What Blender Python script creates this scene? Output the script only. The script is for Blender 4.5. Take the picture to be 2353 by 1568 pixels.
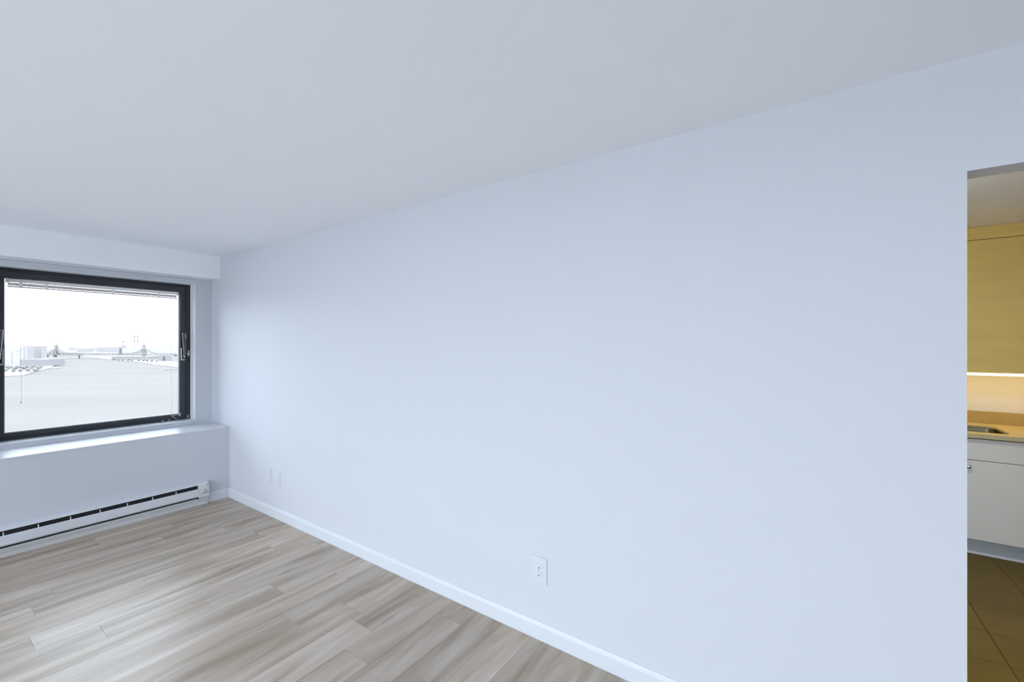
import bpy, bmesh, math, random
from mathutils import Vector, Matrix

random.seed(7)
S = bpy.context.scene
for o in list(bpy.data.objects):
    bpy.data.objects.remove(o)
C = S.collection
R = math.radians

# ------------------------------------------------------------------ camera
EYE = 1.546                        # eye height above the floor
YAW = 55.4                         # degrees from +Y (towards the window wall) to +X (towards the long wall)
cam = bpy.data.cameras.new('camera')
cam.sensor_width = 36.0
cam.lens = 36.0 * 977.0 / 2353.0
cam.shift_y = 6.0 / 2353.0
cam.clip_start = 0.02
cam.clip_end = 60000
camo = bpy.data.objects.new('camera', cam)
C.objects.link(camo)
camo.location = (0, 0, EYE)
camo.rotation_euler = (R(90), 0, R(-YAW))
S.camera = camo

# ------------------------------------------------------------------ sky and exposure
SKY = 6.2
w = bpy.data.worlds.new('overcast_sky')
S.world = w
w.use_nodes = True
bgn = w.node_tree.nodes['Background']
bgn.inputs[0].default_value = (0.78, 0.87, 1.0, 1)
bgn.inputs[1].default_value = SKY
S.view_settings.view_transform = 'Standard'
S.view_settings.look = 'None'
S.view_settings.gamma = 1.0
S.view_settings.exposure = 0.22
S.view_settings.use_curve_mapping = False
cy = S.cycles
cy.max_bounces = 16
cy.diffuse_bounces = 12
cy.glossy_bounces = 6
cy.transparent_max_bounces = 12
cy.caustics_reflective = False
cy.caustics_refractive = False
cy.sample_clamp_indirect = 0.0
cy.use_denoising = True

def window_portal(center, sx, sz, rot):
    """daylight sampling portal filling a window opening"""
    l = bpy.data.lights.new('window_portal', 'AREA')
    l.shape = 'RECTANGLE'
    l.size = sx
    l.size_y = sz
    l.cycles.is_portal = True
    o = bpy.data.objects.new('window_portal', l)
    o.location = center
    o.rotation_euler = rot
    C.objects.link(o)

# ------------------------------------------------------------------ materials
def mat(name, col, rough=0.6, metal=0.0, spec=0.5, noise=0.0, nscale=6.0, bump=0.0, bscale=200.0,
        emis=None, estr=0.0, stretch=None, turn=0.0):
    m = bpy.data.materials.new(name)
    m.use_nodes = True
    nt = m.node_tree
    b = nt.nodes['Principled BSDF']
    b.inputs['Base Color'].default_value = (*col, 1)
    b.inputs['Roughness'].default_value = rough
    b.inputs['Metallic'].default_value = metal
    b.inputs['Specular IOR Level'].default_value = spec
    tc = nt.nodes.new('ShaderNodeTexCoord')
    src = tc.outputs['Object']
    if stretch:
        mp = nt.nodes.new('ShaderNodeMapping')
        mr = nt.nodes.new('ShaderNodeMapping')
        mr.inputs['Rotation'].default_value = (0, 0, turn)
        nt.links.new(src, mr.inputs[0])
        mp.inputs['Scale'].default_value = stretch
        nt.links.new(mr.outputs[0], mp.inputs[0])
        src = mp.outputs[0]
    if noise > 0:
        n = nt.nodes.new('ShaderNodeTexNoise')
        n.inputs['Scale'].default_value = nscale
        n.inputs['Detail'].default_value = 4
        nt.links.new(src, n.inputs['Vector'])
        r = nt.nodes.new('ShaderNodeValToRGB')
        r.color_ramp.elements[0].position = 0.3
        r.color_ramp.elements[1].position = 0.7
        r.color_ramp.elements[0].color = (*[c * (1 - noise) for c in col], 1)
        r.color_ramp.elements[1].color = (*[min(1, c * (1 + noise)) for c in col], 1)
        nt.links.new(n.outputs['Fac'], r.inputs[0])
        nt.links.new(r.outputs[0], b.inputs['Base Color'])
    if bump > 0:
        n = nt.nodes.new('ShaderNodeTexNoise')
        n.inputs['Scale'].default_value = bscale
        n.inputs['Detail'].default_value = 2
        nt.links.new(tc.outputs['Object'], n.inputs['Vector'])
        bp = nt.nodes.new('ShaderNodeBump')
        bp.inputs['Strength'].default_value = bump
        bp.inputs['Distance'].default_value = 0.002
        nt.links.new(n.outputs['Fac'], bp.inputs['Height'])
        nt.links.new(bp.outputs[0], b.inputs['Normal'])
    if emis:
        b.inputs['Emission Color'].default_value = (*emis, 1)
        b.inputs['Emission Strength'].default_value = estr
    return m

def wood_mat():
    m = bpy.data.materials.new('washed_oak_plank')
    m.use_nodes = True
    nt = m.node_tree
    N, L = nt.nodes.new, nt.links.new
    b = nt.nodes['Principled BSDF']
    tc = N('ShaderNodeTexCoord')
    oi = N('ShaderNodeObjectInfo')
    off = N('ShaderNodeVectorMath'); off.operation = 'SCALE'
    cmb = N('ShaderNodeCombineXYZ')
    for i in range(3):
        L(oi.outputs['Random'], cmb.inputs[i])
    L(cmb.outputs[0], off.inputs[0]); off.inputs['Scale'].default_value = 57.0
    add = N('ShaderNodeVectorMath'); add.operation = 'ADD'
    L(tc.outputs['Object'], add.inputs[0]); L(off.outputs[0], add.inputs[1])
    def noise(scale, mapscale, detail, dist=0.0):
        mp = N('ShaderNodeMapping'); mp.inputs['Scale'].default_value = mapscale
        L(add.outputs[0], mp.inputs[0])
        n = N('ShaderNodeTexNoise'); n.inputs['Scale'].default_value = scale
        n.inputs['Detail'].default_value = detail
        n.inputs['Distortion'].default_value = dist
        L(mp.outputs[0], n.inputs['Vector'])
        return n.outputs['Fac']
    broad = noise(1.0, (1.3, 11.0, 1.0), 3, 0.6)
    grain = noise(1.0, (3.0, 45.0, 1.0), 3, 0.4)
    r1 = N('ShaderNodeValToRGB')
    e = r1.color_ramp.elements
    e[0].position = 0.24; e[0].color = WOOD_DARK
    e[1].position = 0.74; e[1].color = WOOD_LIGHT
    k = e.new(0.50); k.color = WOOD_MID
    L(broad, r1.inputs[0])
    # plank-to-plank tone
    tone = N('ShaderNodeMapRange')
    tone.inputs['To Min'].default_value = 0.87; tone.inputs['To Max'].default_value = 1.08
    L(oi.outputs['Random'], tone.inputs['Value'])
    gr = N('ShaderNodeMapRange')
    gr.inputs['From Min'].default_value = 0.3; gr.inputs['From Max'].default_value = 0.7
    gr.inputs['To Min'].default_value = 0.96; gr.inputs['To Max'].default_value = 1.03
    L(grain, gr.inputs['Value'])
    mul = N('ShaderNodeMath'); mul.operation = 'MULTIPLY'
    L(tone.outputs[0], mul.inputs[0]); L(gr.outputs[0], mul.inputs[1])
    # knots: stretched voronoi cells, dark near the cell centre
    mpk = N('ShaderNodeMapping'); mpk.inputs['Scale'].default_value = (1.6, 5.5, 1.0)
    L(add.outputs[0], mpk.inputs[0])
    vo = N('ShaderNodeTexVoronoi'); vo.inputs['Scale'].default_value = 1.0
    L(mpk.outputs[0], vo.inputs['Vector'])
    kn = N('ShaderNodeMapRange')
    kn.inputs['From Min'].default_value = 0.02; kn.inputs['From Max'].default_value = 0.13
    kn.inputs['To Min'].default_value = 0.62; kn.inputs['To Max'].default_value = 1.0
    L(vo.outputs['Distance'], kn.inputs['Value'])
    mul2 = N('ShaderNodeMath'); mul2.operation = 'MULTIPLY'
    L(mul.outputs[0], mul2.inputs[0]); L(kn.outputs[0], mul2.inputs[1])
    sc = N('ShaderNodeVectorMath'); sc.operation = 'SCALE'
    L(r1.outputs[0], sc.inputs[0]); L(mul2.outputs[0], sc.inputs['Scale'])
    L(sc.outputs[0], b.inputs['Base Color'])
    b.inputs['Roughness'].default_value = 0.40
    b.inputs['Specular IOR Level'].default_value = 0.75
    bp = N('ShaderNodeBump'); bp.inputs['Strength'].default_value = 0.06; bp.inputs['Distance'].default_value = 0.001
    L(grain, bp.inputs['Height']); L(bp.outputs[0], b.inputs['Normal'])
    return m

def glass_mat(name, tint=(1, 1, 1), refl=1.0):
    """thin flat pane: clear transmission plus fresnel reflection"""
    m = bpy.data.materials.new(name)
    m.use_nodes = True
    nt = m.node_tree
    for n in list(nt.nodes):
        nt.nodes.remove(n)
    out = nt.nodes.new('ShaderNodeOutputMaterial')
    tr = nt.nodes.new('ShaderNodeBsdfTransparent'); tr.inputs[0].default_value = (*tint, 1)
    gl = nt.nodes.new('ShaderNodeBsdfGlossy'); gl.inputs['Roughness'].default_value = 0.0
    fr = nt.nodes.new('ShaderNodeFresnel'); fr.inputs[0].default_value = 1.3
    mx = nt.nodes.new('ShaderNodeMixShader')
    nt.links.new(fr.outputs[0], mx.inputs[0])
    nt.links.new(tr.outputs[0], mx.inputs[1])
    nt.links.new(gl.outputs[0], mx.inputs[2])
    nt.links.new(mx.outputs[0], out.inputs[0])
    return m

WOOD_DARK = (0.255, 0.185, 0.110, 1)
WOOD_MID = (0.425, 0.342, 0.265, 1)
WOOD_LIGHT = (0.565, 0.490, 0.420, 1)

M = {}
M['paint'] = mat('wall_paint', (0.605, 0.620, 0.660), 0.55, spec=0.3, bump=0.05, bscale=260)
M['ceil'] = mat('ceiling_paint', (0.90, 0.905, 0.935), 0.8, spec=0.2, bump=0.05, bscale=220)
M['trim'] = mat('trim_paint', (0.66, 0.68, 0.715), 0.35, spec=0.5)
M['wood'] = wood_mat()
M['subfloor'] = mat('subfloor', (0.05, 0.04, 0.035), 0.9)
M['frame'] = mat('dark_window_frame', (0.018, 0.020, 0.026), 0.35, spec=0.5)
M['sash'] = mat('dark_sash', (0.030, 0.032, 0.040), 0.30, spec=0.5)
M['bead'] = mat('glazing_bead', (0.50, 0.47, 0.47), 0.5)
M['glass'] = glass_mat('window_glass', (0.97, 0.99, 0.99))
M['chrome'] = mat('brushed_metal', (0.62, 0.61, 0.60), 0.28, metal=1.0)
M['latch'] = mat('latch_metal', (0.55, 0.54, 0.53), 0.4, metal=0.6)
M['lever'] = mat('latch_lever_dark', (0.11, 0.11, 0.12), 0.35, metal=0.5)
M['blind'] = mat('blind_aluminium', (0.85, 0.84, 0.82), 0.35)
M['slat'] = mat('blind_slat', (0.80, 0.76, 0.74), 0.4)
M['cord'] = mat('blind_cord', (0.75, 0.75, 0.76), 0.8)
M['heater'] = mat('heater_enamel', (0.675, 0.69, 0.72), 0.35, spec=0.5)
M['black'] = mat('heater_interior', (0.006, 0.006, 0.007), 0.7)
M['knob'] = mat('thermostat_knob', (0.50, 0.49, 0.47), 0.45)
M['plate'] = mat('outlet_plastic', (0.625, 0.64, 0.68), 0.35)
M['hole'] = mat('outlet_hole', (0.02, 0.02, 0.025), 0.6)
M['balcony'] = mat('balcony_concrete', (0.84, 0.835, 0.82), 0.9, noise=0.03)  # for the added out-of-view terrace, pale so it bounces daylight indoors
M['cabwhite'] = mat('cabinet_white', (0.80, 0.765, 0.74), 0.45)
M['cabtan'] = mat('cabinet_tan', (0.76, 0.555, 0.18), 0.5, noise=0.04, nscale=3, stretch=(1, 1, 6))
M['gap'] = mat('cabinet_carcass', (0.10, 0.085, 0.06), 0.8)
M['counter'] = mat('worktop_quartz', (0.55, 0.47, 0.27), 0.30, noise=0.06, nscale=60)
M['upstand'] = mat('brown_upstand', (0.36, 0.27, 0.10), 0.35, noise=0.05, nscale=40)  # same stone as the slab, its shade put into a darker colour
M['steel'] = mat('sink_steel', (0.22, 0.19, 0.12), 0.28, metal=1.0)  # darkened brownish colour stands in for dim warm reflections
M['tile'] = mat('olive_brown_tile', (0.140, 0.092, 0.012), 0.45, spec=0.3, noise=0.10, nscale=4)
M['grout'] = mat('tile_grout', (0.035, 0.025, 0.012), 0.9)
M['kick'] = mat('toe_kick', (0.50, 0.53, 0.56), 0.5)
M['led'] = mat('led_diffuser', (0.9, 0.9, 0.9), 0.5, emis=(1.0, 0.68, 0.20), estr=12.5)
M['lampglass'] = mat('opal_lamp_glass', (0.9, 0.9, 0.88), 0.4, emis=(0.95, 1.0, 0.95), estr=52.0)  # glow of the added, unseen kitchen fill lamp
# outdoors
M['river'] = mat('river_water', (0.151, 0.139, 0.130), 0.9, spec=0.0, noise=0.05, nscale=0.0035, stretch=(0.5, 3.0, 1.0), turn=R(YAW))
M['bank'] = mat('shore_paving', (0.224, 0.210, 0.202), 0.9, spec=0.0, noise=0.12, nscale=0.02)
M['parkland'] = mat('park_grass', (0.112, 0.112, 0.109), 0.9, spec=0.0, noise=0.10, nscale=0.02)
M['leaf'] = mat('tree_leaves', (0.168, 0.165, 0.157), 0.9, spec=0.0, noise=0.15, nscale=0.2)
M['bwhite'] = mat('pale_concrete', (0.308, 0.287, 0.273), 0.9, spec=0.0)
M['bgrey'] = mat('grey_concrete', (0.244, 0.227, 0.221), 0.9, spec=0.0)
M['bdark'] = mat('dark_concrete', (0.201, 0.187, 0.184), 0.9, spec=0.0)
M['bridge'] = mat('bridge_steel', (0.162, 0.151, 0.148), 0.8, spec=0.0)
M['stackband'] = mat('chimney_band', (0.187, 0.163, 0.157), 0.9, spec=0.0)
M['pier'] = mat('stone_pier', (0.140, 0.131, 0.125), 0.9, spec=0.0)

# ------------------------------------------------------------------ mesh helpers
def bx(bm, x0, x1, y0, y1, z0, z1, bev=0.0):
    t = bmesh.new()
    bmesh.ops.create_cube(t, size=1.0)
    for v in t.verts:
        v.co = Vector(((x0 + x1) / 2 + v.co.x * (x1 - x0), (y0 + y1) / 2 + v.co.y * (y1 - y0),
                       (z0 + z1) / 2 + v.co.z * (z1 - z0)))
    if bev > 0:
        bmesh.ops.bevel(t, geom=list(t.edges), offset=bev, segments=2, profile=0.6, affect='EDGES')
    join(bm, t)

def join(bm, t, mx=None):
    me = bpy.data.meshes.new('tmp')
    t.to_mesh(me); t.free()
    if mx is not None:
        me.transform(mx)
    bm.from_mesh(me)
    bpy.data.meshes.remove(me)

def prism(bm, pts, axis, a, b):
    """extrude polygon pts along axis ('x': pts are (y,z), 'y': (x,z), 'z': (x,y)) from a to b"""
    def P(p, t):
        return {'x': (t, p[0], p[1]), 'y': (p[0], t, p[1]), 'z': (p[0], p[1], t)}[axis]
    lo = [bm.verts.new(P(p, a)) for p in pts]
    hi = [bm.verts.new(P(p, b)) for p in pts]
    bm.faces.new(lo[::-1]); bm.faces.new(hi)
    n = len(pts)
    for i in range(n):
        j = (i + 1) % n
        bm.faces.new((lo[i], lo[j], hi[j], hi[i]))

def tube(bm, p, q, r, seg=10, r2=None):
    p, q = Vector(p), Vector(q)
    d = q - p
    t = bmesh.new()
    bmesh.ops.create_cone(t, cap_ends=True, segments=seg, radius1=r, radius2=r if r2 is None else r2, depth=d.length)
    mx = Matrix.Translation((p + q) / 2) @ d.to_track_quat('Z', 'Y').to_matrix().to_4x4()
    join(bm, t, mx)

def lathe(bm, prof, org, axis, seg=24):
    """prof: (radius, distance along axis) pairs"""
    org, ax = Vector(org), Vector(axis).normalized()
    q = ax.to_track_quat('Z', 'Y')
    rings = []
    for r, h in prof:
        if r < 1e-6:
            rings.append([bm.verts.new(org + q @ Vector((0, 0, h)))])
        else:
            rings.append([bm.verts.new(org + q @ Vector((r * math.cos(2 * math.pi * i / seg), r * math.sin(2 * math.pi * i / seg), h)))
                          for i in range(seg)])
    for A, B in zip(rings, rings[1:]):
        for i in range(seg):
            j = (i + 1) % seg
            if len(A) == 1 and len(B) == 1:
                continue
            if len(A) == 1:
                bm.faces.new((A[0], B[i], B[j]))
            elif len(B) == 1:
                bm.faces.new((A[i], A[j], B[0]))
            else:
                bm.faces.new((A[i], A[j], B[j], B[i]))

def ring(bm, x0, x1, z0, z1, wl, wr, wb, wt, y0, y1, bev=0.0):
    """rectangular frame in the XZ plane built as four mitred bars"""
    o = [(x0, z0), (x1, z0), (x1, z1), (x0, z1)]
    i = [(x0 + wl, z0 + wb), (x1 - wr, z0 + wb), (x1 - wr, z1 - wt), (x0 + wl, z1 - wt)]
    vo = [[bm.verts.new((p[0], y, p[1])) for p in o] for y in (y0, y1)]
    vi = [[bm.verts.new((p[0], y, p[1])) for p in i] for y in (y0, y1)]
    for k in range(4):
        j = (k + 1) % 4
        bm.faces.new((vo[0][k], vo[0][j], vi[0][j], vi[0][k]))
        bm.faces.new((vo[1][k], vi[1][k], vi[1][j], vo[1][j]))
        bm.faces.new((vo[0][k], vo[1][k], vo[1][j], vo[0][j]))
        bm.faces.new((vi[0][k], vi[0][j], vi[1][j], vi[1][k]))
    if bev > 0:
        bmesh.ops.bevel(bm, geom=[e for e in bm.edges if len(e.link_faces) == 2 and e.calc_face_angle(0) > 0.5],
                        offset=bev, segments=2, profile=0.6, affect='EDGES')

def obj(name, bm, m, parent=None, smooth=False):
    bmesh.ops.recalc_face_normals(bm, faces=bm.faces)
    me = bpy.data.meshes.new(name)
    bm.to_mesh(me); bm.free()
    me.materials.append(M[m] if isinstance(m, str) else m)
    if smooth:
        me.polygons.foreach_set('use_smooth', [True] * len(me.polygons))
    o = bpy.data.objects.new(name, me)
    C.objects.link(o)
    if parent:
        o.parent = parent
        o.matrix_parent_inverse = Matrix.Translation(-parent.location) if parent.location.length else Matrix()
    return o

def empty(name, loc=(0, 0, 0)):
    o = bpy.data.objects.new(name, None)
    o.empty_display_size = 0.1
    o.location = loc
    C.objects.link(o)
    return o

def tag(o, label=None, cat=None, group=None, kind=None):
    if label: o['label'] = label
    if cat: o['category'] = cat
    if group: o['group'] = group
    if kind: o['kind'] = kind
    return o

def box(name, m, parent, *a, bev=0.0):
    bm = bmesh.new(); bx(bm, *a, bev=bev)
    return obj(name, bm, m, parent)

def structure(o, label, cat):
    return tag(o, label, cat, kind='structure')

# ------------------------------------------------------------------ the room shell
XR = 1.918           # face of the long right wall
YW = 4.797           # face of the low wall under the window
YR = 5.213           # face of the recessed wall around the window
YF = 5.340           # face of the window frame
YO = 5.470           # outer face of the facade
H = 2.45             # ceiling
XL, YB = -2.60, -2.40
XK = 5.055           # back wall of the kitchen
KY0, KY1 = -2.00, 0.135
DOOR0, DOOR1, DOORH = -1.30, -0.42, 2.09

floor = structure(box('floor', 'subfloor', None, XL, 1.966, YB, YW + 0.02, -0.12, -0.010), 'pale washed oak plank floor of the living room', 'floor')
kfloor = structure(box('floor_kitchen', 'grout', None, 1.966, XK, KY0, KY1, -0.12, -0.004), 'olive brown square tiled floor of the kitchen', 'floor')
structure(box('ceiling', 'ceil', None, XL - 0.1, XK + 0.1, YB - 0.1, YO, H, H + 0.15), 'smooth white ceiling above the room', 'ceiling')

bm = bmesh.new()
prism(bm, [(YB, 0), (DOOR0, 0), (DOOR0, DOORH), (DOOR1, DOORH), (DOOR1, 0), (YO, 0), (YO, H), (YB, H)], 'x', XR, XR + 0.095)
structure(obj('wall_right', bm, 'paint'), 'long plain white wall running from the window to the kitchen doorway', 'wall')

def rect_holes_wall(bm, holes, u0, u1, z0, z1, put):
    """wall as abutting boxes around rectangular holes (ua, ub, za, zb) sorted by ua"""
    u = u0
    for ua, ub, za, zb in holes:
        if ua > u: put(bm, u, ua, z0, z1)
        put(bm, ua, ub, z0, za)
        put(bm, ua, ub, zb, z1)
        u = ub
    if u < u1: put(bm, u, u1, z0, z1)

WIN = (0.410, 1.768, 0.755, 2.167)
bm = bmesh.new()
bx(bm, XL, XR, YW, YR, 0, 0.700)
rect_holes_wall(bm, [WIN], XL, XR, 0.0, H, lambda b, a, c, z0, z1: bx(b, a, c, YR, YO, z0, z1))
structure(obj('wall_window', bm, 'paint'), 'white window wall with a projecting low wall below the window', 'wall')

FILL_WIN = [(-2.2, 1.0, 0.04, 2.42), (1.15, 4.76, 0.04, 2.42)]  # invented openings, out of view, letting in extra daylight
bm = bmesh.new()
rect_holes_wall(bm, FILL_WIN, YB, YO, 0.0, H, lambda b, a, c, z0, z1: bx(b, XL - 0.25, XL, a, c, z0, z1))
structure(obj('wall_left', bm, 'paint'), 'white side wall opposite the long plain wall', 'wall')
structure(box('wall_back', 'paint', None, XL, XR, YB - 0.1, YB, 0, H), 'white wall behind the viewer', 'wall')
structure(box('wall_kitchen_back', 'paint', None, XK, XK + 0.1, KY0 - 0.1, KY1 + 0.1, 0, H), 'kitchen wall behind the worktop and wall cabinets', 'wall')
structure(box('wall_kitchen_left', 'paint', None, XR + 0.095, XK, KY1, KY1 + 0.1, 0, H), 'kitchen side wall nearest the window', 'wall')
structure(box('wall_kitchen_right', 'paint', None, XR + 0.095, XK, KY0 - 0.1, KY0, 0, H), 'kitchen side wall farthest from the window', 'wall')

structure(box('soffit', 'ceil', None, XL, XR, 5.020, YR, 2.216, H), 'white boxed soffit along the ceiling over the window', 'soffit')
structure(box('trim_1', 'trim', None, XL, XR, YW - 0.004, YR, 0.700, 0.712, bev=0.003), 'bright white ledge board below the window', 'ledge')
structure(box('trim_2', 'trim', None, XL, 1.832, YR - 0.010, YR, 2.194, 2.206, bev=0.003), 'thin white batten on the wall above the window', 'trim')
bm = bmesh.new()
bx(bm, WIN[0], WIN[1], YR - 0.006, YF, 0.742, 0.757, bev=0.002)
structure(obj('trim_3', bm, 'trim'), 'narrow white sill strip directly under the dark window frame', 'sill')

# baseboards
def baseboard(name, a, b, side, lab):
    prof = [(0, 0), (0.014, 0), (0.014, 0.070), (0.011, 0.080), (0.006, 0.088), (0, 0.090)]
    bm = bmesh.new()
    if side == 'right':
        prism(bm, [(XR - d, z) for d, z in prof], 'y', a, b)
    elif side == 'window':
        prism(bm, [(YW - d, z) for d, z in prof], 'x', a, b)
    structure(obj(name, bm, 'trim'), lab, 'baseboard')
baseboard('baseboard_right', DOOR1, YW, 'right', 'white baseboard along the foot of the long wall')
baseboard('baseboard_window', 1.722, XR, 'window', 'short white baseboard between the heater and the corner')

# floor planks -----------------------------------------------------
PW, PL = 0.182, 1.22
ENDS = {5: 0.12, 6: 0.894, 7: 0.568, 4: 1.207, 0: 1.295, 1: 0.45, -1: 1.62, -3: 1.365 - 0.31, -4: 1.365, -5: 1.682, -10: 1.762}
plank_mesh = {}
def plank(x0, x1, y0, y1):
    key = (round(x1 - x0, 3), round(y1 - y0, 3))
    if key not in plank_mesh:
        L, Wd = key
        c = 0.0007
        a, b = L / 2 - 0.0001, Wd / 2 - 0.0001
        v = []
        for (p, q, z) in ((a, b, -0.010), (a, b, -c), (a - c, b - c, 0.0)):
            v += [(-p, -q, z), (p, -q, z), (p, q, z), (-p, q, z)]
        fc = [(8, 9, 10, 11)]
        for k in (0, 4):
            for i in range(4):
                j = (i + 1) % 4
                fc.append((k + i, k + j, k + 4 + j, k + 4 + i))
        me = bpy.data.meshes.new('plank')
        me.from_pydata(v, [], fc)
        me.materials.append(M['wood'])
        plank_mesh[key] = me
    o = bpy.data.objects.new('plank', plank_mesh[key])
    o.location = ((x0 + x1) / 2, (y0 + y1) / 2, 0)
    C.objects.link(o)
    o.parent = floor
rr = random.Random(11)
k = -33
while True:
    ya, yb = 3.374 + k * PW, 3.374 + (k + 1) * PW
    if ya >= YW:
        break
    if yb > YB:
        ya, yb = max(ya, YB), min(yb, YW + 0.0)
        e = ENDS.get(k, rr.uniform(0, PL))
        x = e
        while x > XL:
            x -= PL
        while x < 1.966:
            a, b = max(x, XL), min(x + PL, 1.966 if DOOR0 < (ya + yb) / 2 < DOOR1 else XR)
            if b - a > 0.01:
                plank(a, b, ya, yb)
            x += PL
    k += 1

# kitchen floor tiles ----------------------------------------------
TS = 0.305
tile_mesh = {}
def tile(x0, x1, y0, y1):
    key = (round(x1 - x0, 3), round(y1 - y0, 3))
    if key not in tile_mesh:
        a, b, c = key[0] / 2 - 0.0012, key[1] / 2 - 0.0012, 0.0015
        v = []
        for (p, q, z) in ((a, b, -0.004), (a, b, -c), (a - c, b - c, 0.0)):
            v += [(-p, -q, z), (p, -q, z), (p, q, z), (-p, q, z)]
        fc = [(8, 9, 10, 11)]
        for k in (0, 4):
            for i in range(4):
                j = (i + 1) % 4
                fc.append((k + i, k + j, k + 4 + j, k + 4 + i))
        me = bpy.data.meshes.new('tile')
        me.from_pydata(v, [], fc)
        me.materials.append(M['tile'])
        tile_mesh[key] = me
    o = bpy.data.objects.new('tile', tile_mesh[key])
    o.location = ((x0 + x1) / 2, (y0 + y1) / 2, 0)
    C.objects.link(o)
    o.parent = kfloor
for i in range(-5, 6):
    for j in range(-6, 6):
        x0, x1 = max(3.020 + i * TS, 1.968), min(3.020 + (i + 1) * TS, 4.515)
        y0, y1 = max(-0.805 + j * TS, KY0), min(-0.805 + (j + 1) * TS, KY1)
        if x1 - x0 > 0.02 and y1 - y0 > 0.02:
            tile(x0, x1, y0, y1)

# ------------------------------------------------------------------ the window
M['lining'] = mat('reveal_lining_paint', (0.86, 0.885, 0.90), 0.4)  # paler than the trim: daylight on the reveals put into the colour
def make_window(name, x0, x1, z0, z1, label):
    """dark tilting window facing -Y; face of the frame at YF"""
    r = empty(name, ((x0 + x1) / 2, YF, z0))
    structure(r, label, 'window')
    bm = bmesh.new(); ring(bm, x0, x1, z0, z1, 0.042, 0.042, 0.022, 0.030, YF, YF + 0.085, bev=0.002)
    obj('frame', bm, 'frame', r)
    bm = bmesh.new(); ring(bm, x0 + 0.042, x1 - 0.042, z0 + 0.022, z1 - 0.030, 0.046, 0.046, 0.038, 0.052, YF + 0.010, YF + 0.070, bev=0.002)
    sash = obj('sash', bm, 'sash', r)
    gx0, gx1, gz0, gz1 = x0 + 0.088, x1 - 0.088, z0 + 0.060, z1 - 0.082
    bm = bmesh.new(); ring(bm, gx0, gx1, gz0, gz1, 0.007, 0.007, 0.005, 0.005, YF + 0.030, YF + 0.058)
    obj('glazing_bead', bm, 'bead', sash)
    bm = bmesh.new(); bx(bm, gx0 + 0.001, gx1 - 0.001, YF + 0.052, YF + 0.056, gz0 + 0.001, gz1 - 0.001)
    obj('pane', bm, 'glass', sash)
    for (p0, p1, q0, q1) in ((x0, x0 + 0.004, z0 + 0.002, z1), (x1 - 0.004, x1, z0 + 0.002, z1), (x0 + 0.004, x1 - 0.004, z1 - 0.004, z1)):
        box('reveal_lining', 'lining', r, p0, p1, YR - 0.002, YF - 0.001, q0, q1)  # boards added to make the reveals look brighter lit
    # a cam latch on each side stile; s mirrors it
    for s in (1, -1):
        e = x1 if s > 0 else x0
        X = lambda d: e - s * d          # d measured from the opening edge into the window
        def sbx(bm, d0, d1, y0, y1, a, b, bev=0.0):
            p, q = sorted((X(d0), X(d1)))
            bx(bm, p, q, y0, y1, a, b, bev)
        zl = z0 + 0.615
        bm = bmesh.new()
        sbx(bm, 0.048, 0.084, YF + 0.002, YF + 0.012, zl, zl + 0.016, 0.002)
        sbx(bm, 0.078, 0.084, YF - 0.008, YF + 0.012, zl, zl + 0.130, 0.002)
        sbx(bm, 0.050, 0.066, YF - 0.012, YF + 0.012, zl + 0.030, zl + 0.075, 0.003)
        la = obj('latch', bm, 'latch', sash, True)
        la['label'] = 'pale metal latch body'
        bm = bmesh.new()
        for (dd0, dd1, yy0, yy1, m) in ((0.060, 0.070, -0.020, -0.006, 0),):
            v = []
            for z, (da, db) in ((zl + 0.050, (0.046, 0.066)), (zl + 0.285, (0.043, 0.081))):
                for y in (YF - 0.022, YF - 0.010):
                    v += [bm.verts.new((X(da), y, z)), bm.verts.new((X(db), y, z))]
            for f in ((0, 1, 3, 2), (4, 6, 7, 5), (0, 4, 5, 1), (2, 3, 7, 6), (0, 2, 6, 4), (1, 5, 7, 3)):
                bm.faces.new([v[q] for q in f])
        bmesh.ops.bevel(bm, geom=list(bm.edges), offset=0.002, segments=2, affect='EDGES')
        lv = obj('latch_lever', bm, 'lever', sash)
        bm = bmesh.new()
        p0, p1 = Vector((X(0.081), YF - 0.0225, zl + 0.285)), Vector((X(0.066), YF - 0.0225, zl + 0.050))
        tube(bm, p0, p1, 0.0028, 8)
        tube(bm, p0, (X(0.066), YF - 0.0225, zl + 0.283), 0.0025, 8)
        tube(bm, (X(0.052), YF - 0.0225, zl + 0.280), (X(0.050), YF - 0.0225, zl + 0.235), 0.003, 8)
        obj('lever_edge', bm, 'chrome', sash)
        bm = bmesh.new()
        sbx(bm, 0.010, 0.036, YF - 0.014, YF, zl + 0.066, zl + 0.078, 0.002)
        sbx(bm, 0.014, 0.030, YF - 0.010, YF, zl + 0.046, zl + 0.064, 0.002)
        tube(bm, (X(0.020), YF - 0.006, zl + 0.080), (X(0.020), YF - 0.006, zl + 0.104), 0.007, 12)
        obj('latch_keeper', bm, 'latch', r)
    return r, sash

win, sash = make_window('window_1', *WIN, 'dark framed window overlooking the river')
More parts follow.
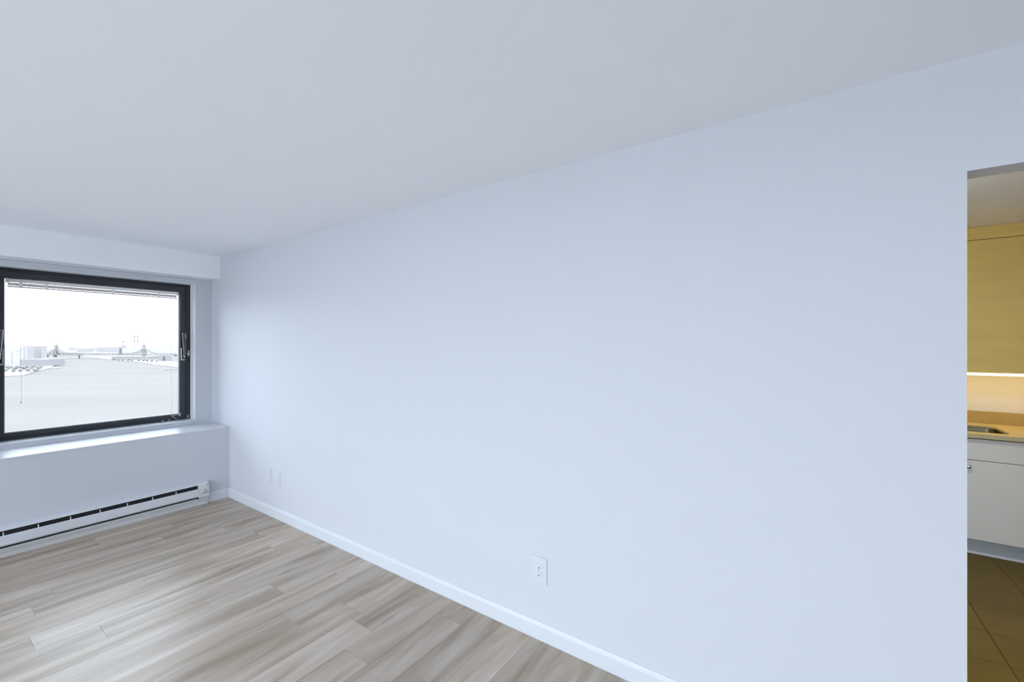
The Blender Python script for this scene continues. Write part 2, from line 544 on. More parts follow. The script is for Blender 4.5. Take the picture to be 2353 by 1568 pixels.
# hinge hardware in the lower right corner of the visible window
bm = bmesh.new()
tube(bm, (1.600, YF + 0.004, 0.808), (1.640, YF - 0.002, 0.772), 0.004, 8)
tube(bm, (1.640, YF - 0.002, 0.772), (1.655, YF - 0.002, 0.768), 0.003, 8)
tube(bm, (1.605, YF + 0.004, 0.806), (1.672, YF + 0.004, 0.812), 0.003, 8)
obj('hinge_arm', bm, 'chrome', win)
bm = bmesh.new()
bx(bm, 1.664, 1.684, YF - 0.004, YF + 0.012, 0.812, 0.822, 0.002)
lathe(bm, [(0, 0.010), (0.008, 0.010), (0.010, 0.004), (0.010, 0)], (1.672, YF + 0.010, 0.798), (0, -1, 0), 14)
obj('hinge_catch', bm, 'chrome', win)
bm = bmesh.new()
tr = bmesh.new()
for i in range(14):
    a0, a1 = 2 * math.pi * i / 14, 2 * math.pi * (i + 1) / 14
    tube(bm, (1.744 + 0.010 * math.cos(a0), YF - 0.004, 0.787 + 0.010 * math.sin(a0)), (1.744 + 0.010 * math.cos(a1), YF - 0.004, 0.787 + 0.010 * math.sin(a1)), 0.003, 6)
tube(bm, (1.744, YF - 0.004, 0.777), (1.744, YF - 0.004, 0.764), 0.003, 6)
tr.free()
obj('eye_bolt', bm, 'chrome', win)
for x in (1.530, 1.584):
    bm = bmesh.new()
    lathe(bm, [(0, 0.007), (0.004, 0.0065), (0.006, 0.003), (0.006, -0.002)], (x, YF, 0.768), (0, -1, 0), 12)
    obj('screw', bm, 'plate', win, True)

window_portal(((WIN[0] + WIN[1]) / 2, YO + 0.02, (WIN[2] + WIN[3]) / 2), 1.34, 1.39, (R(-90), 0, 0))

# made-up glazing in the left wall, out of view, added as daylight fill
for n, (a, b, z0, z1) in enumerate(FILL_WIN):
    r = empty('window_%d' % (n + 2), (XL - 0.15, (a + b) / 2, z0))
    structure(r, ('glazed terrace door nearer to the river wall', 'glazed terrace door farther from the river wall')[1 - n], 'window')
    bm = bmesh.new()
    for (y0, y1, q0, q1) in ((a, a + 0.06, z0, z1), (b - 0.06, b, z0, z1), (a + 0.06, b - 0.06, z0, z0 + 0.06), (a + 0.06, b - 0.06, z1 - 0.06, z1)):
        bx(bm, XL - 0.18, XL - 0.11, y0, y1, q0, q1)
    obj('frame', bm, 'frame', r)
    bm = bmesh.new(); bx(bm, XL - 0.147, XL - 0.143, a + 0.06, b - 0.06, z0 + 0.06, z1 - 0.06)
    obj('pane', bm, 'glass', r)

structure(box('floor_terrace', 'balcony', None, XL - 14.0, XL - 0.25, YB - 7, YO + 7, -0.20, -0.02), 'pale concrete roof terrace outside the glazed side doors', 'terrace')  # unseen slab added to throw daylight up to the ceiling
rl = empty('terrace_railing', (XL - 13.9, 1.5, -0.02))
structure(rl, 'slim metal railing at the edge of the roof terrace', 'railing')
for z in (0.10, 1.03):
    box('rail', 'bead', rl, XL - 13.97, XL - 13.93, YB - 7, YO + 7, z, z + 0.03)
for i in range(110):
    y = YB - 6.9 + i * 0.195
    box('baluster', 'bead', rl, XL - 13.955, XL - 13.945, y - 0.005, y + 0.005, -0.02, 1.03)

# ------------------------------------------------------------------ the raised venetian blind
bl = empty('venetian_blind', (1.09, YF + 0.034, 2.02))
tag(bl, 'white mini blind raised into a thin stack at the top of the window', 'blind')
BX0, BX1 = 0.508, 1.668
bm = bmesh.new()
bx(bm, BX0 + 0.016, BX1 - 0.014, YF + 0.022, YF + 0.046, 2.058, 2.080, bev=0.003)
bx(bm, BX0 + 0.016, BX1 - 0.014, YF + 0.018, YF + 0.022, 2.050, 2.060, bev=0.001)
obj('headrail', bm, 'blind', bl)
for xa, xb in ((BX0, BX0 + 0.016), (BX1 - 0.014, BX1)):
    box('end_bracket', 'plate', bl, xa, xb, YF + 0.016, YF + 0.048, 2.048, 2.082, bev=0.002)
for i in range(9):
    bm = bmesh.new()
    z = 2.0475 - i * 0.0028
    vs = []
    n = 6
    for kx in (BX0 + 0.012, BX1 - 0.010):
        vs.append([bm.verts.new((kx, YF + 0.021 + 0.025 * j / n, z + 0.0022 * math.sin(math.pi * j / n))) for j in range(n + 1)])
    for j in range(n):
        bm.faces.new((vs[0][j], vs[1][j], vs[1][j + 1], vs[0][j + 1]))
    bmesh.ops.solidify(bm, geom=list(bm.faces), thickness=0.0006)
    obj('slat', bm, 'slat', bl)
box('bottom_rail', 'slat', bl, BX0 + 0.010, BX1 - 0.008, YF + 0.020, YF + 0.047, 2.010, 2.022, bev=0.003)
for x in (0.590, 0.735, 1.160, 1.505):
    bm = bmesh.new()
    bx(bm, x - 0.009, x + 0.009, YF + 0.0165, YF + 0.0195, 2.006, 2.052, bev=0.001)
    obj('slat_clip', bm, 'blind', bl)
for x, z0 in ((0.590, 1.06), (1.607, 0.84)):
    bm = bmesh.new()
    pts = [Vector((x + 0.002 * math.sin(i * 0.9), YF + 0.018, 2.050 - (2.050 - z0) * i / 10)) for i in range(11)]
    for p, q in zip(pts, pts[1:]):
        tube(bm, p, q, 0.0010, 6)
    lathe(bm, [(0, 0), (0.003, 0.001), (0.0045, 0.012), (0.002, 0.020), (0, 0.020)], (pts[-1].x, YF + 0.018, z0 - 0.012), (0, 0, 1), 10)
    obj('pull_cord', bm, 'cord', bl)

# small white clips lying on the ledge
for (x, y, lab) in ((1.735, 5.195, 'tiny white plastic clip on the ledge near the right corner of the window'),
                    (0.480, 5.125, 'tiny white plastic clip on the ledge at the left edge of the photo')):
    r = empty('sill_clip', (x, y, 0.712))
    tag(r, lab, 'clip', 'clips on the window ledge')
    bm = bmesh.new()
    bx(bm, x - 0.035, x + 0.022, y - 0.008, y + 0.008, 0.712, 0.717, bev=0.001)
    obj('tab', bm, 'plate', r)
    bm = bmesh.new()
    lathe(bm, [(0, 0.014), (0.005, 0.013), (0.006, 0.010), (0.006, 0)], (x + 0.010, y, 0.716), (0, 0, 1), 12)
    obj('pin', bm, 'latch', r, True)

# ------------------------------------------------------------------ baseboard heater
HX0, HX1 = -1.30, 1.717
ht = empty('baseboard_heater', (0.2, YW - 0.03, 0))
tag(ht, 'long white electric baseboard heater on the low wall under the window', 'heater')
box('back_panel', 'heater', ht, HX0, HX1, YW - 0.010, YW, 0.0, 0.205)
bm = bmesh.new()   # hood: top plate with a short lip
prism(bm, [(YW - 0.001, 0.216), (YW - 0.055, 0.206), (YW - 0.058, 0.200), (YW - 0.055, 0.198), (YW - 0.001, 0.207)], 'x', HX0, HX1)
obj('hood', bm, 'heater', ht)
bm = bmesh.new()   # front panel with folded edges
prism(bm, [(YW - 0.058, 0.166), (YW - 0.063, 0.163), (YW - 0.064, 0.098), (YW - 0.056, 0.088), (YW - 0.050, 0.088), (YW - 0.058, 0.100), (YW - 0.057, 0.161)], 'x', HX0 + 0.085, 1.632)
obj('front_panel', bm, 'heater', ht)
box('heating_element', 'black', ht, HX0 + 0.085, 1.626, YW - 0.050, YW - 0.010, 0.078, 0.196)
bm = bmesh.new()   # lower deflector
prism(bm, [(YW - 0.010, 0.076), (YW - 0.044, 0.069), (YW - 0.047, 0.065), (YW - 0.030, 0.030), (YW - 0.024, 0.0), (YW - 0.010, 0.0)], 'x', HX0 + 0.085, 1.632)
obj('deflector', bm, 'heater', ht)
for i in range(-9, 7):
    x = 0.439 + i * 0.170
    if x > HX0 + 0.1:
        box('spacer_fin', 'heater', ht, x - 0.003, x + 0.003, YW - 0.056, YW - 0.048, 0.160, 0.188)
for a, b in ((HX0, HX0 + 0.085), (1.630, HX1)):
    bm = bmesh.new()
    prism(bm, [(YW, 0.0), (YW - 0.030, 0.0), (YW - 0.034, 0.030), (YW - 0.060, 0.085), (YW - 0.061, 0.198), (YW - 0.055, 0.206), (YW, 0.214)], 'x', a, b)
    obj('end_cap', bm, 'heater', ht)
bm = bmesh.new()
lathe(bm, [(0.023, 0.0), (0.023, 0.003), (0.018, 0.005), (0.016, 0.016), (0.013, 0.018), (0, 0.018)], (1.676, YW - 0.061, 0.130), (0, -1, 0), 24)
kn = obj('thermostat_knob', bm, 'knob', ht)
box('pointer', 'plate', kn, 1.6745, 1.6775, YW - 0.0805, YW - 0.078, 0.130, 0.144)
box('end_seam', 'black', ht, 1.627, 1.632, YW - 0.058, YW - 0.046, 0.066, 0.088)
box('badge', 'black', ht, 1.700, 1.712, YW - 0.0625, YW - 0.060, 0.186, 0.194)

# ------------------------------------------------------------------ wall plates
def wall_plate(yc, zc, wy, hz, duplex, label):
    r = empty('outlet' if duplex else 'blank_wall_plate', (XR, yc, zc))
    tag(r, label, 'outlet' if duplex else 'wall plate')
    bm = bmesh.new()
    bx(bm, XR - 0.006, XR + 0.0, yc - wy / 2, yc + wy / 2, zc - hz / 2, zc + hz / 2, bev=0.002)
    obj('cover_plate', bm, 'plate', r)
    if duplex:
        for dz in (0.0195, -0.0195):
            bm = bmesh.new()
            pts = []
            for i in range(24):
                a = 2 * math.pi * i / 24
                pts.append((yc + 0.0172 * math.cos(a), zc + dz + max(-0.0135, min(0.0135, 0.0172 * math.sin(a)))))
            prism(bm, pts, 'x', XR - 0.0085, XR - 0.005)
            rc = obj('receptacle', bm, 'plate', r)
            bm = bmesh.new()
            bx(bm, XR - 0.0089, XR - 0.0084, yc - 0.0075, yc - 0.0060, zc + dz + 0.0005, zc + dz + 0.0075)
            obj('slot', bm, 'plate', rc)
            bm = bmesh.new()
            bx(bm, XR - 0.0089, XR - 0.0084, yc + 0.0060, yc + 0.0075, zc + dz + 0.0005, zc + dz + 0.0075)
            obj('slot', bm, 'plate', rc)
            bm = bmesh.new()
            lathe(bm, [(0.0036, 0), (0.0036, 0.0008), (0, 0.0008)], (XR - 0.0084, yc, zc + dz - 0.0070), (-1, 0, 0), 12)
            obj('ground_hole', bm, 'hole', rc)
        bm = bmesh.new()
        lathe(bm, [(0.0032, 0), (0.0030, 0.0012), (0, 0.0015)], (XR - 0.006, yc, zc), (-1, 0, 0), 12)
        obj('screw', bm, 'plate', r, True)
    return r

wall_plate(4.000, 0.357, 0.080, 0.112, False, 'blank white wall plate on the long wall nearest the window corner')
wall_plate(3.841, 0.353, 0.092, 0.132, True, 'white outlet beside the blank wall plate near the window corner')
wall_plate(1.147, 0.360, 0.090, 0.134, True, 'white outlet low in the middle of the long wall, away from the corner')

# ------------------------------------------------------------------ kitchen
CF = 4.450   # plane of the base cabinet fronts
UF = 4.750   # plane of the wall cabinet fronts
def knob_at(parent, y, z):
    bm = bmesh.new()
    lathe(bm, [(0.005, 0), (0.005, 0.012), (0.008, 0.016), (0.0145, 0.021), (0.0145, 0.026), (0.011, 0.030), (0, 0.031)], (CF, y, z), (-1, 0, 0), 20)
    return obj('knob', bm, 'chrome', parent, True)

def base_unit(y0, y1, doors, label):
    r = empty('base_cabinet', (4.75, (y0 + y1) / 2, 0))
    tag(r, label, 'cabinet', 'kitchen base cabinets')
    bm = bmesh.new()
    for (xa, xb, ya, yb, za, zb) in ((CF + 0.020, XK - 0.004, y0 + 0.001, y0 + 0.017, 0.118, 0.864), (CF + 0.020, XK - 0.004, y1 - 0.017, y1 - 0.001, 0.118, 0.864),
                                     (CF + 0.020, XK - 0.010, y0 + 0.017, y1 - 0.017, 0.118, 0.134), (XK - 0.010, XK - 0.004, y0 + 0.017, y1 - 0.017, 0.118, 0.864),
                                     (CF + 0.020, CF + 0.036, y0 + 0.017, y1 - 0.017, 0.690, 0.863)):
        bx(bm, xa, xb, ya, yb, za, zb)
    obj('carcass', bm, 'gap', r)
    box('drawer_front', 'cabwhite', r, CF, CF + 0.019, y0 + 0.0015, y1 - 0.0015, 0.7005, 0.854, bev=0.0015)
    n = doors
    for i in range(n):
        a, b = y0 + (y1 - y0) * i / n, y0 + (y1 - y0) * (i + 1) / n
        d = box('door', 'cabwhite', r, CF, CF + 0.019, a + 0.0015, b - 0.0015, 0.124, 0.6965, bev=0.0015)
        ky = b - 0.042 if i == 0 else a + 0.042
        knob_at(d, ky, 0.650)
    box('toe_kick', 'kick', r, CF + 0.068, CF + 0.082, y0, y1, 0.0, 0.118)
    bm = bmesh.new()
    prism(bm, [(CF + 0.068, 0), (CF + 0.056, 0), (CF + 0.057, 0.006), (CF + 0.062, 0.012), (CF + 0.068, 0.014)], 'y', y0, y1)
    obj('shoe_moulding', bm, 'trim', r)
base_unit(-1.395, -0.475, 2, 'white sink base cabinet with two doors seen through the doorway')
base_unit(-0.475, KY1 - 0.02, 1, 'white base cabinet on the window side of the sink cabinet')
base_unit(KY0 + 0.02, -1.395, 1, 'white base cabinet on the far side of the sink cabinet')

def wall_unit(y0, y1, doors, label):
    r = empty('wall_cabinet', (4.9, (y0 + y1) / 2, 1.325))
    tag(r, label, 'cabinet', 'kitchen wall cabinets')
    box('carcass', 'gap', r, UF + 0.020, XK - 0.002, y0 + 0.001, y1 - 0.001, 1.330, 2.405)
    box('bottom_panel', 'cabtan', r, UF + 0.020, XK - 0.002, y0, y1, 1.326, 1.330)
    for i in range(doors):
        a, b = y0 + (y1 - y0) * i / doors, y0 + (y1 - y0) * (i + 1) / doors
        box('door', 'cabtan', r, UF, UF + 0.019, a + 0.0015, b - 0.0015, 1.326, 2.346, bev=0.0015)
    box('top_rail', 'cabtan', r, UF, UF + 0.019, y0, y1, 2.3505, 2.392, bev=0.0015)
    box('ceiling_filler', 'cabtan', r, UF + 0.012, UF + 0.030, y0, y1, 2.392, H - 0.001)
wall_unit(-1.395, -0.475, 2, 'tan flat-front wall cabinet above the kitchen sink')
wall_unit(-0.475, KY1, 1, 'tan wall cabinet on the window side of the sink')
wall_unit(KY0, -1.395, 1, 'tan wall cabinet on the far side of the sink')

# under-cabinet LED bar
r = empty('under_cabinet_light', (4.80, -0.935, 1.30))
tag(r, 'glowing strip light under the tan wall cabinet', 'light')
box('housing', 'plate', r, 4.772, 4.812, -1.93, 0.06, 1.318, 1.326)
box('diffuser', 'led', r, 4.774, 4.810, -1.925, 0.055, 1.300, 1.318, bev=0.003)

# unseen lamp added on the kitchen ceiling to brighten the kitchen
r = empty('ceiling_lamp', (3.05, -0.32, H))
tag(r, 'round flush lamp on the kitchen ceiling', 'lamp')
bm = bmesh.new()
lathe(bm, [(0.165, 0), (0.165, 0.022), (0.155, 0.026), (0, 0.026)], (3.05, -0.32, H), (0, 0, -1), 36)
obj('base', bm, 'plate', r)
bm = bmesh.new()
lathe(bm, [(0.150, 0.024)] + [(0.150 * math.cos(R(a)), 0.026 + 0.055 * math.sin(R(a))) for a in range(0, 90, 12)] + [(0, 0.081)], (3.05, -0.32, H), (0, 0, -1), 36)
obj('dome', bm, 'lampglass', r, True)

# worktop with undermount sink cut-out
SX0, SX1, SY0, SY1 = 4.525, 4.885, -1.215, -0.655
def rrect(x0, x1, y0, y1, rad, n=6):
    p = []
    for cx, cy_, a0 in ((x1 - rad, y1 - rad, 0), (x0 + rad, y1 - rad, 90), (x0 + rad, y0 + rad, 180), (x1 - rad, y0 + rad, 270)):
        for i in range(n + 1):
            a = R(a0 + 90 * i / n)
            p.append((cx + rad * math.cos(a), cy_ + rad * math.sin(a)))
    return p
wt = empty('worktop', (4.73, -0.93, 0.865))
tag(wt, 'pale stone kitchen worktop lit by the warm strip light', 'worktop')
bm = bmesh.new()
def loop_edges(pts, z):
    vs = [bm.verts.new((x, y, z)) for x, y in pts]
    return vs, [bm.edges.new((vs[i], vs[(i + 1) % len(vs)])) for i in range(len(vs))]
outer = [(4.415, KY0), (XK, KY0), (XK, KY1), (4.415, KY1)]
hole = rrect(SX0, SX1, SY0, SY1, 0.045)
allv = []
for z in (0.895, 0.880):
    vo, eo = loop_edges(outer, z)
    vh, eh = loop_edges(hole, z)
    bmesh.ops.triangle_fill(bm, edges=eo + eh, use_beauty=True)
    allv.append((vo, vh))
for g in (0, 1):
    A, B = allv[0][g], allv[1][g]
    for i in range(len(A)):
        j = (i + 1) % len(A)
        bm.faces.new((A[i], A[j], B[j], B[i]))
bx(bm, 4.415, 4.437, KY0, KY1, 0.865, 0.880)
obj('slab', bm, 'counter', wt)
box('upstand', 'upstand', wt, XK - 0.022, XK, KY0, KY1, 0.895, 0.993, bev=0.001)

sk = empty('kitchen_sink', (4.705, -0.935, 0.70))
tag(sk, 'stainless steel undermount sink set into the pale worktop', 'sink')
bm = bmesh.new()
rings = []
for (g, z, rad) in ((0.012, 0.879, 0.050), (0.004, 0.879, 0.048), (0.003, 0.874, 0.046), (-0.004, 0.715, 0.05), (-0.020, 0.690, 0.055), (-0.045, 0.684, 0.06)):
    rings.append([bm.verts.new((x, y, z)) for x, y in rrect(SX0 - g, SX1 + g, SY0 - g, SY1 + g, rad)])
for A, B in zip(rings, rings[1:]):
    for i in range(len(A)):
        j = (i + 1) % len(A)
        bm.faces.new((A[i], A[j], B[j], B[i]))
bm.faces.new(rings[-1])
obj('basin', bm, 'steel', sk, True)
bm = bmesh.new()
lathe(bm, [(0.045, 0), (0.045, 0.002), (0.038, 0.003), (0.034, 0.0), (0, 0.0)], (4.705, -0.935, 0.6845), (0, 0, 1), 24)
obj('drain', bm, 'chrome', sk)

# ------------------------------------------------------------------ the river view, 90 m below
WZ = EYE - 90.0
FX, FY = math.sin(R(YAW)), math.cos(R(YAW))
def site(across, along):
    """survey grid of the district outside: metres across and along the river prospect"""
    return Vector((along * FX + across * FY, along * FY - across * FX, 0))
def ground(name, pts, top, m, label, cat, kind):
    bm = bmesh.new()
    prism(bm, pts, 'z', WZ - 6, WZ + top)
    return tag(obj(name, bm, m), label, cat, kind=kind)

bm = bmesh.new()
g = 24
for i in range(g + 1):
    for j in range(g + 1):
        bm.verts.new((-12000 + 32000 * i / g, -3000 + 33000 * j / g, WZ))
bm.verts.ensure_lookup_table()
for i in range(g):
    for j in range(g):
        a = i * (g + 1) + j
        bm.faces.new((bm.verts[a], bm.verts[a + g + 1], bm.verts[a + g + 2], bm.verts[a + 1]))
tag(obj('river', bm, 'river'), 'wide pale river seen through the window', 'river', kind='stuff')

LEFT = [(-900, 1750), (118, 1815), (159, 1780), (191, 1775), (208, 1819), (240, 1963), (274, 2100), (303, 2185), (349, 2416), (414, 2766),
        (473, 3091), (533, 3528), (557, 3885), (494, 4279), (263, 4613), (-900, 4700)]
RIGHT = [(900, 1300), (610, 1614), (594, 1904), (603, 2075), (617, 2266), (647, 2503), (657, 2735), (670, 3051), (681, 3314), (681, 3501),
         (710, 3809), (732, 4100), (998, 5591), (2400, 5200), (2400, 1300)]
FAR = [(-3000, 7200), (92, 6905), (700, 6300), (2183, 3874), (4200, 3000), (20000, 9000), (20000, 30000), (-12000, 30000), (-12000, 7200)]
structure(ground('ground_left_bank', LEFT, 3, 'bank', None, None, 'structure'), 'pale paved left bank of the river', 'river bank')
structure(ground('ground_right_bank', RIGHT, 3, 'bank', None, None, 'structure'), 'pale right bank of the river beyond the water', 'river bank')
structure(ground('ground_far_bank', FAR, 4, 'bank', None, None, 'structure'), 'hazy far bank closing off the river', 'river bank')

def block(bm, c, wa, wd, z0, h):
    """box aligned with the survey grid: wa across, wd along"""
    t = bmesh.new()
    bmesh.ops.create_cube(t, size=1.0)
    mx = Matrix.Translation(c + Vector((0, 0, WZ + z0 + h / 2))) @ Matrix.Rotation(R(-YAW), 4, 'Z') @ Matrix.Diagonal((wa, wd, h, 1))
    join(bm, t, mx)
def dblock(name, m, parent, c, wa, wd, z0, h):
    bm = bmesh.new(); block(bm, c, wa, wd, z0, h)
    return obj(name, bm, m, parent)
def lat(px, d):      # metres across for a bearing column at distance d along the prospect
    return (px - 1176.5) / 977.0 * d
def top(py, d):      # height above the water of a sight line at distance d
    return 90.0 - (py - 790.0) * d / 977.0

# bridge
BD = 2500.0
br = empty('river_bridge', site(lat(230, BD), BD))
br.location.z = WZ
tag(br, 'grey steel truss bridge crossing the river', 'bridge')
a0, a1 = lat(40, BD), lat(520, BD)
zd = top(815.6, BD)
dblock('deck', 'bridge', br, site((a0 + a1) / 2, BD), a1 - a0, 22, zd - 3, 3.2)
for px in (129.6, 330.7):
    c = site(lat(px, BD), BD)
    bm = bmesh.new()
    for dx in (-6, 6):
        for dy in (-9, 9):
            cc = c + Vector((FY * dx + FX * dy, -FX * dx + FY * dy, 0))
            tube(bm, cc + Vector((0, 0, WZ + zd - 4)), c + Vector(((FY * dx + FX * dy) * .35, (-FX * dx + FY * dy) * .35, WZ + top(790, BD))), 2.2, 6, 1.3)
    block(bm, c, 11, 12, top(797, BD), 3)
    block(bm, c, 13, 18, top(806, BD), 3)
    tube(bm, c + Vector((0, 0, WZ + top(792, BD))), c + Vector((0, 0, WZ + top(785.5, BD))), 2.6, 6, 0.6)
    obj('tower', bm, 'bridge', br)
for px, wd in ((107, 9), (126.5, 8), (182, 3.5), (330.7, 10), (372, 9), (403, 9)):
    dblock('pier', 'pier', br, site(lat(px, BD), BD), wd, 6 if px == 182 else 14, -2, zd)
def chord(px):      # height of the upper truss chord above the deck
    h = 9.0
    for t, spread in ((129.6, 26.0), (330.7, 26.0)):
        h = max(h, 9 + 26 * max(0, 1 - abs(px - t) / spread) ** 1.3)
    return h
xs = [88 + 6.0 * i for i in range(56)]
for side in (-9, 9):
    bm = bmesh.new()
    P = lambda px, h: site(lat(px, BD), BD + side) + Vector((0, 0, WZ + zd + h))
    for i, (p, q) in enumerate(zip(xs, xs[1:])):
        tube(bm, P(p, chord(p)), P(q, chord(q)), 1.1, 5)
        tube(bm, P(p, 0), P(p, chord(p)), 0.8, 5)
        if i % 2:
            tube(bm, P(p, 0), P(q, chord(q)), 0.8, 5)
        else:
            tube(bm, P(p, chord(p)), P(q, 0), 0.8, 5)
    obj('truss', bm, 'bridge', br)

# power station
PD = 3200.0
ps = empty('power_station', site(lat(303, PD), PD))
ps.location.z = WZ
tag(ps, 'pale power station with three tall banded chimneys behind the bridge', 'power station')
dblock('turbine_hall', 'bwhite', ps, site(lat(305, PD), PD), 46 * 3.27, 60, 0, top(800.5, PD))
dblock('boiler_house', 'bwhite', ps, site(lat(313, PD), PD + 5), 12 * 3.27, 40, 0, top(795, PD))
dblock('annex', 'bgrey', ps, site(lat(284, PD), PD - 10), 9 * 3.27, 40, 0, top(796, PD))
for px, ty in ((283.2, 782.5), (309.0, 770.5), (316.3, 770.5)):
    c = site(lat(px, PD), PD)
    bm = bmesh.new()
    tube(bm, c + Vector((0, 0, WZ)), c + Vector((0, 0, WZ + top(ty, PD))), 6.2, 14, 4.2)
    ch = obj('chimney', bm, 'bwhite', ps)
    for b0, b1 in ((ty + 0.8, ty + 5.0), (ty + 11.5, ty + 15.5)):
        bm = bmesh.new()
        tube(bm, c + Vector((0, 0, WZ + top(b1, PD))), c + Vector((0, 0, WZ + top(b0, PD))), 5.5, 14, 4.9)
        obj('band', bm, 'stackband', ch)

def building(px, d, wpx, ty, by, m, label, depth=25, parts=()):
    """by: picture row where its foot meets the bank; only its height is taken from it"""
    sc = d / 977.0
    c = site(lat(px, d), d)
    r = empty('building', c); r.location.z = WZ + 3
    tag(r, label, 'building', 'buildings along the river')
    h = top(ty, d) - 3
    dblock('walls', m, r, c, wpx * sc, depth, 3, h)
    dblock('roof', 'bgrey' if m == 'bwhite' else 'bwhite', r, c, wpx * sc * 1.02, depth * 1.02, 3 + h, 1.2)
    for (dx, w_, t_, m_) in parts:
        cc = site(lat(px + dx, d), d - depth / 2 - 0.8)
        dblock('stair_tower', m_, r, cc, w_ * sc, 1.6, 3, h * t_)
    return r
building(66, 2000, 11, 796.5, 822, 'bgrey', 'narrow grey tower block left of the wide slab on the left bank', parts=((3, 3, 0.96, 'bwhite'),))
building(91, 2060, 22, 796.5, 822, 'bgrey', 'wide grey slab block with a dark stripe on the left bank', parts=((-14.5, 6.0, 1.02, 'bwhite'), (-15, 1.6, 1.04, 'bdark'), (-9.5, 2.6, 1.03, 'bwhite')))
building(28, 1750, 30, 807.5, 828, 'bwhite', 'long low white building at the left edge of the window view', parts=((-4, 24, 1.0, 'bwhite'),))
building(24, 2600, 26, 801, 818, 'bwhite', 'pale block standing behind the long low white building')
building(48, 2300, 9, 804, 822, 'bwhite', 'small pale block between the white building and the grey tower block')
building(98, 1700, 66, 826, 836, 'bdark', 'long low dark shed roof on the left bank below the slab block', depth=60)
building(118, 2350, 16, 822, 830, 'bgrey', 'low grey building at the left end of the bridge', depth=30)
building(374, 2150, 9.5, 817.5, 826, 'bdark', 'small dark block under the right end of the bridge, left of a pair')
building(389.5, 2150, 10.5, 817.5, 826, 'bdark', 'small dark block under the right end of the bridge, right of a pair')
building(403, 2050, 8, 820, 828, 'bgrey', 'small grey block at the right edge of the window view')
building(312, 2330, 88, 819.5, 831, 'bdark', 'long low dark warehouse along the right bank under the bridge', depth=60)
building(385, 1980, 44, 833, 840, 'bgrey', 'low quay building on the right bank nearest the water', depth=30)
building(255, 4300, 52, 799, 808, 'bgrey', 'broad grey block on the skyline between the bridge towers', depth=60)
building(196, 4400, 26, 801.5, 808, 'bgrey', 'low grey block on the skyline nearer the left bridge tower', depth=60)
building(369, 4200, 28, 797.5, 808, 'bwhite', 'pale rounded block on the skyline right of the chimneys', depth=60)
ORD = ['first', 'second', 'third', 'fourth', 'fifth', 'sixth', 'seventh', 'eighth', 'ninth', 'tenth', 'eleventh', 'twelfth', 'thirteenth',
       'fourteenth', 'fifteenth', 'sixteenth', 'seventeenth', 'eighteenth', 'nineteenth', 'twentieth', 'twenty-first', 'twenty-second',
       'twenty-third', 'twenty-fourth', 'twenty-fifth', 'twenty-sixth']
rr = random.Random(5)
for i in range(26):
    px = 14 + i * 15.6 + rr.uniform(-4, 4)
    d = rr.uniform(4700, 6200)
    ty = rr.uniform(799.5, 805.5)
    wpx = rr.uniform(5, 13)
    b = building(px, d, wpx, ty, 808, rr.choice(['bwhite', 'bgrey', 'bwhite']), 'hazy distant block in the skyline row behind the bridge, %s from the left' % ORD[i], depth=50)
    b['group'] = 'skyline blocks far behind the bridge'

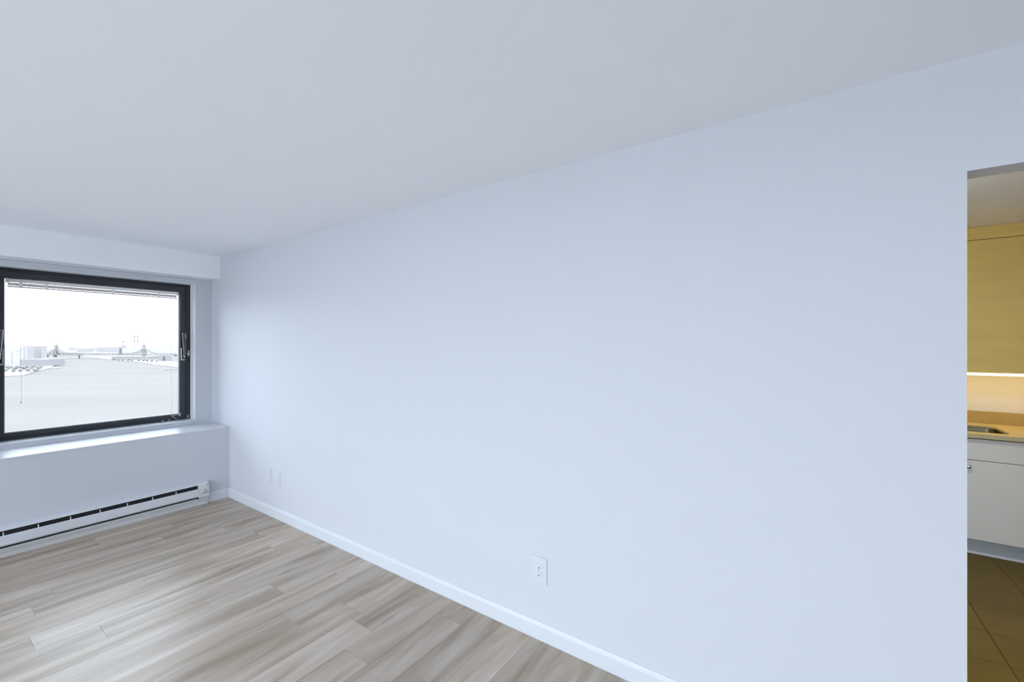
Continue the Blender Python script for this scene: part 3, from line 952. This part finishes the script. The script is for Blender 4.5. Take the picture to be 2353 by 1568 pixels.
# trees on the banks
def tree_mesh(seed):
    q = random.Random(seed)
    bm = bmesh.new()
    for i in range(6):
        t = bmesh.new()
        bmesh.ops.create_icosphere(t, subdivisions=2, radius=q.uniform(2.6, 4.2))
        for v in t.verts:
            v.co *= q.uniform(0.85, 1.15)
        join(bm, t, Matrix.Translation((q.uniform(-3, 3), q.uniform(-3, 3), q.uniform(5.5, 9.5))))
    bmesh.ops.recalc_face_normals(bm, faces=bm.faces)
    me = bpy.data.meshes.new('crown'); bm.to_mesh(me); bm.free()
    me.materials.append(M['leaf'])
    bm = bmesh.new(); tube(bm, (0, 0, 0), (0, 0, 6), 0.7, 8, 0.45)
    mt = bpy.data.meshes.new('trunk'); bm.to_mesh(mt); bm.free()
    mt.materials.append(M['bdark'])
    return me, mt
kinds = [tree_mesh(i) for i in range(3)]
rr = random.Random(9)
spots = []
for i in range(15):      # left bank park
    spots.append((14 + i * 5.6 + rr.uniform(-1, 1), (1300, 1390, 1470)[i % 3] + rr.uniform(-15, 15), 'rounded pale grey tree in the left bank park, %s from the left' % ORD[i], 'trees on the left bank'))
for i in range(10):      # right bank
    spots.append((262 + i * 11 + rr.uniform(-2, 2), 2180 - i * 22, 'rounded pale grey tree along the right bank, %s from the left' % ORD[i], 'trees on the right bank'))
for (px, d, lab, grp) in spots:
    me, mt = rr.choice(kinds)
    r = empty('tree', site(lat(px, d), d)); r.location.z = WZ + 3
    s_ = rr.uniform(0.8, 1.25); r.scale = (s_, s_, s_)
    r.rotation_euler.z = rr.uniform(0, 6)
    tag(r, lab, 'tree', grp)
    for n_, q_ in (('crown', me), ('trunk', mt)):
        o = bpy.data.objects.new(n_, q_); C.objects.link(o); o.parent = r

# jetties and a moored barge
def jetty(px, d, L, wdt, rot, label):
    c = site(lat(px, d), d)
    r = empty('jetty', c); r.location.z = WZ
    tag(r, label, 'jetty', 'jetties on the river')
    bm = bmesh.new(); bx(bm, -L / 2, L / 2, -wdt / 2, wdt / 2, 2.2, 3.2)
    o = obj('jetty_deck', bm, 'bwhite'); o.parent = r
    bm = bmesh.new()
    for i in range(5):
        for s in (-1, 1):
            tube(bm, (-L * .45 + L * .9 * i / 4, s * wdt * .4, -2), (-L * .45 + L * .9 * i / 4, s * wdt * .4, 2.2), 0.6, 6)
    o = obj('piles', bm, 'pier'); o.parent = r
    r.rotation_euler.z = R(-YAW + rot)
jetty(106, 1500, 70, 9, 62, 'white jetty angled off the left bank, left of a pair')
jetty(117, 1540, 60, 9, 58, 'white jetty angled off the left bank, right of a pair')
jetty(152, 2060, 42, 9, 4, 'short white pier at the tip of the left bank')
jetty(394, 1500, 38, 8, 0, 'white floating dock off the right bank, farther one')
jetty(390, 1440, 46, 8, 0, 'white floating dock off the right bank, nearer one')
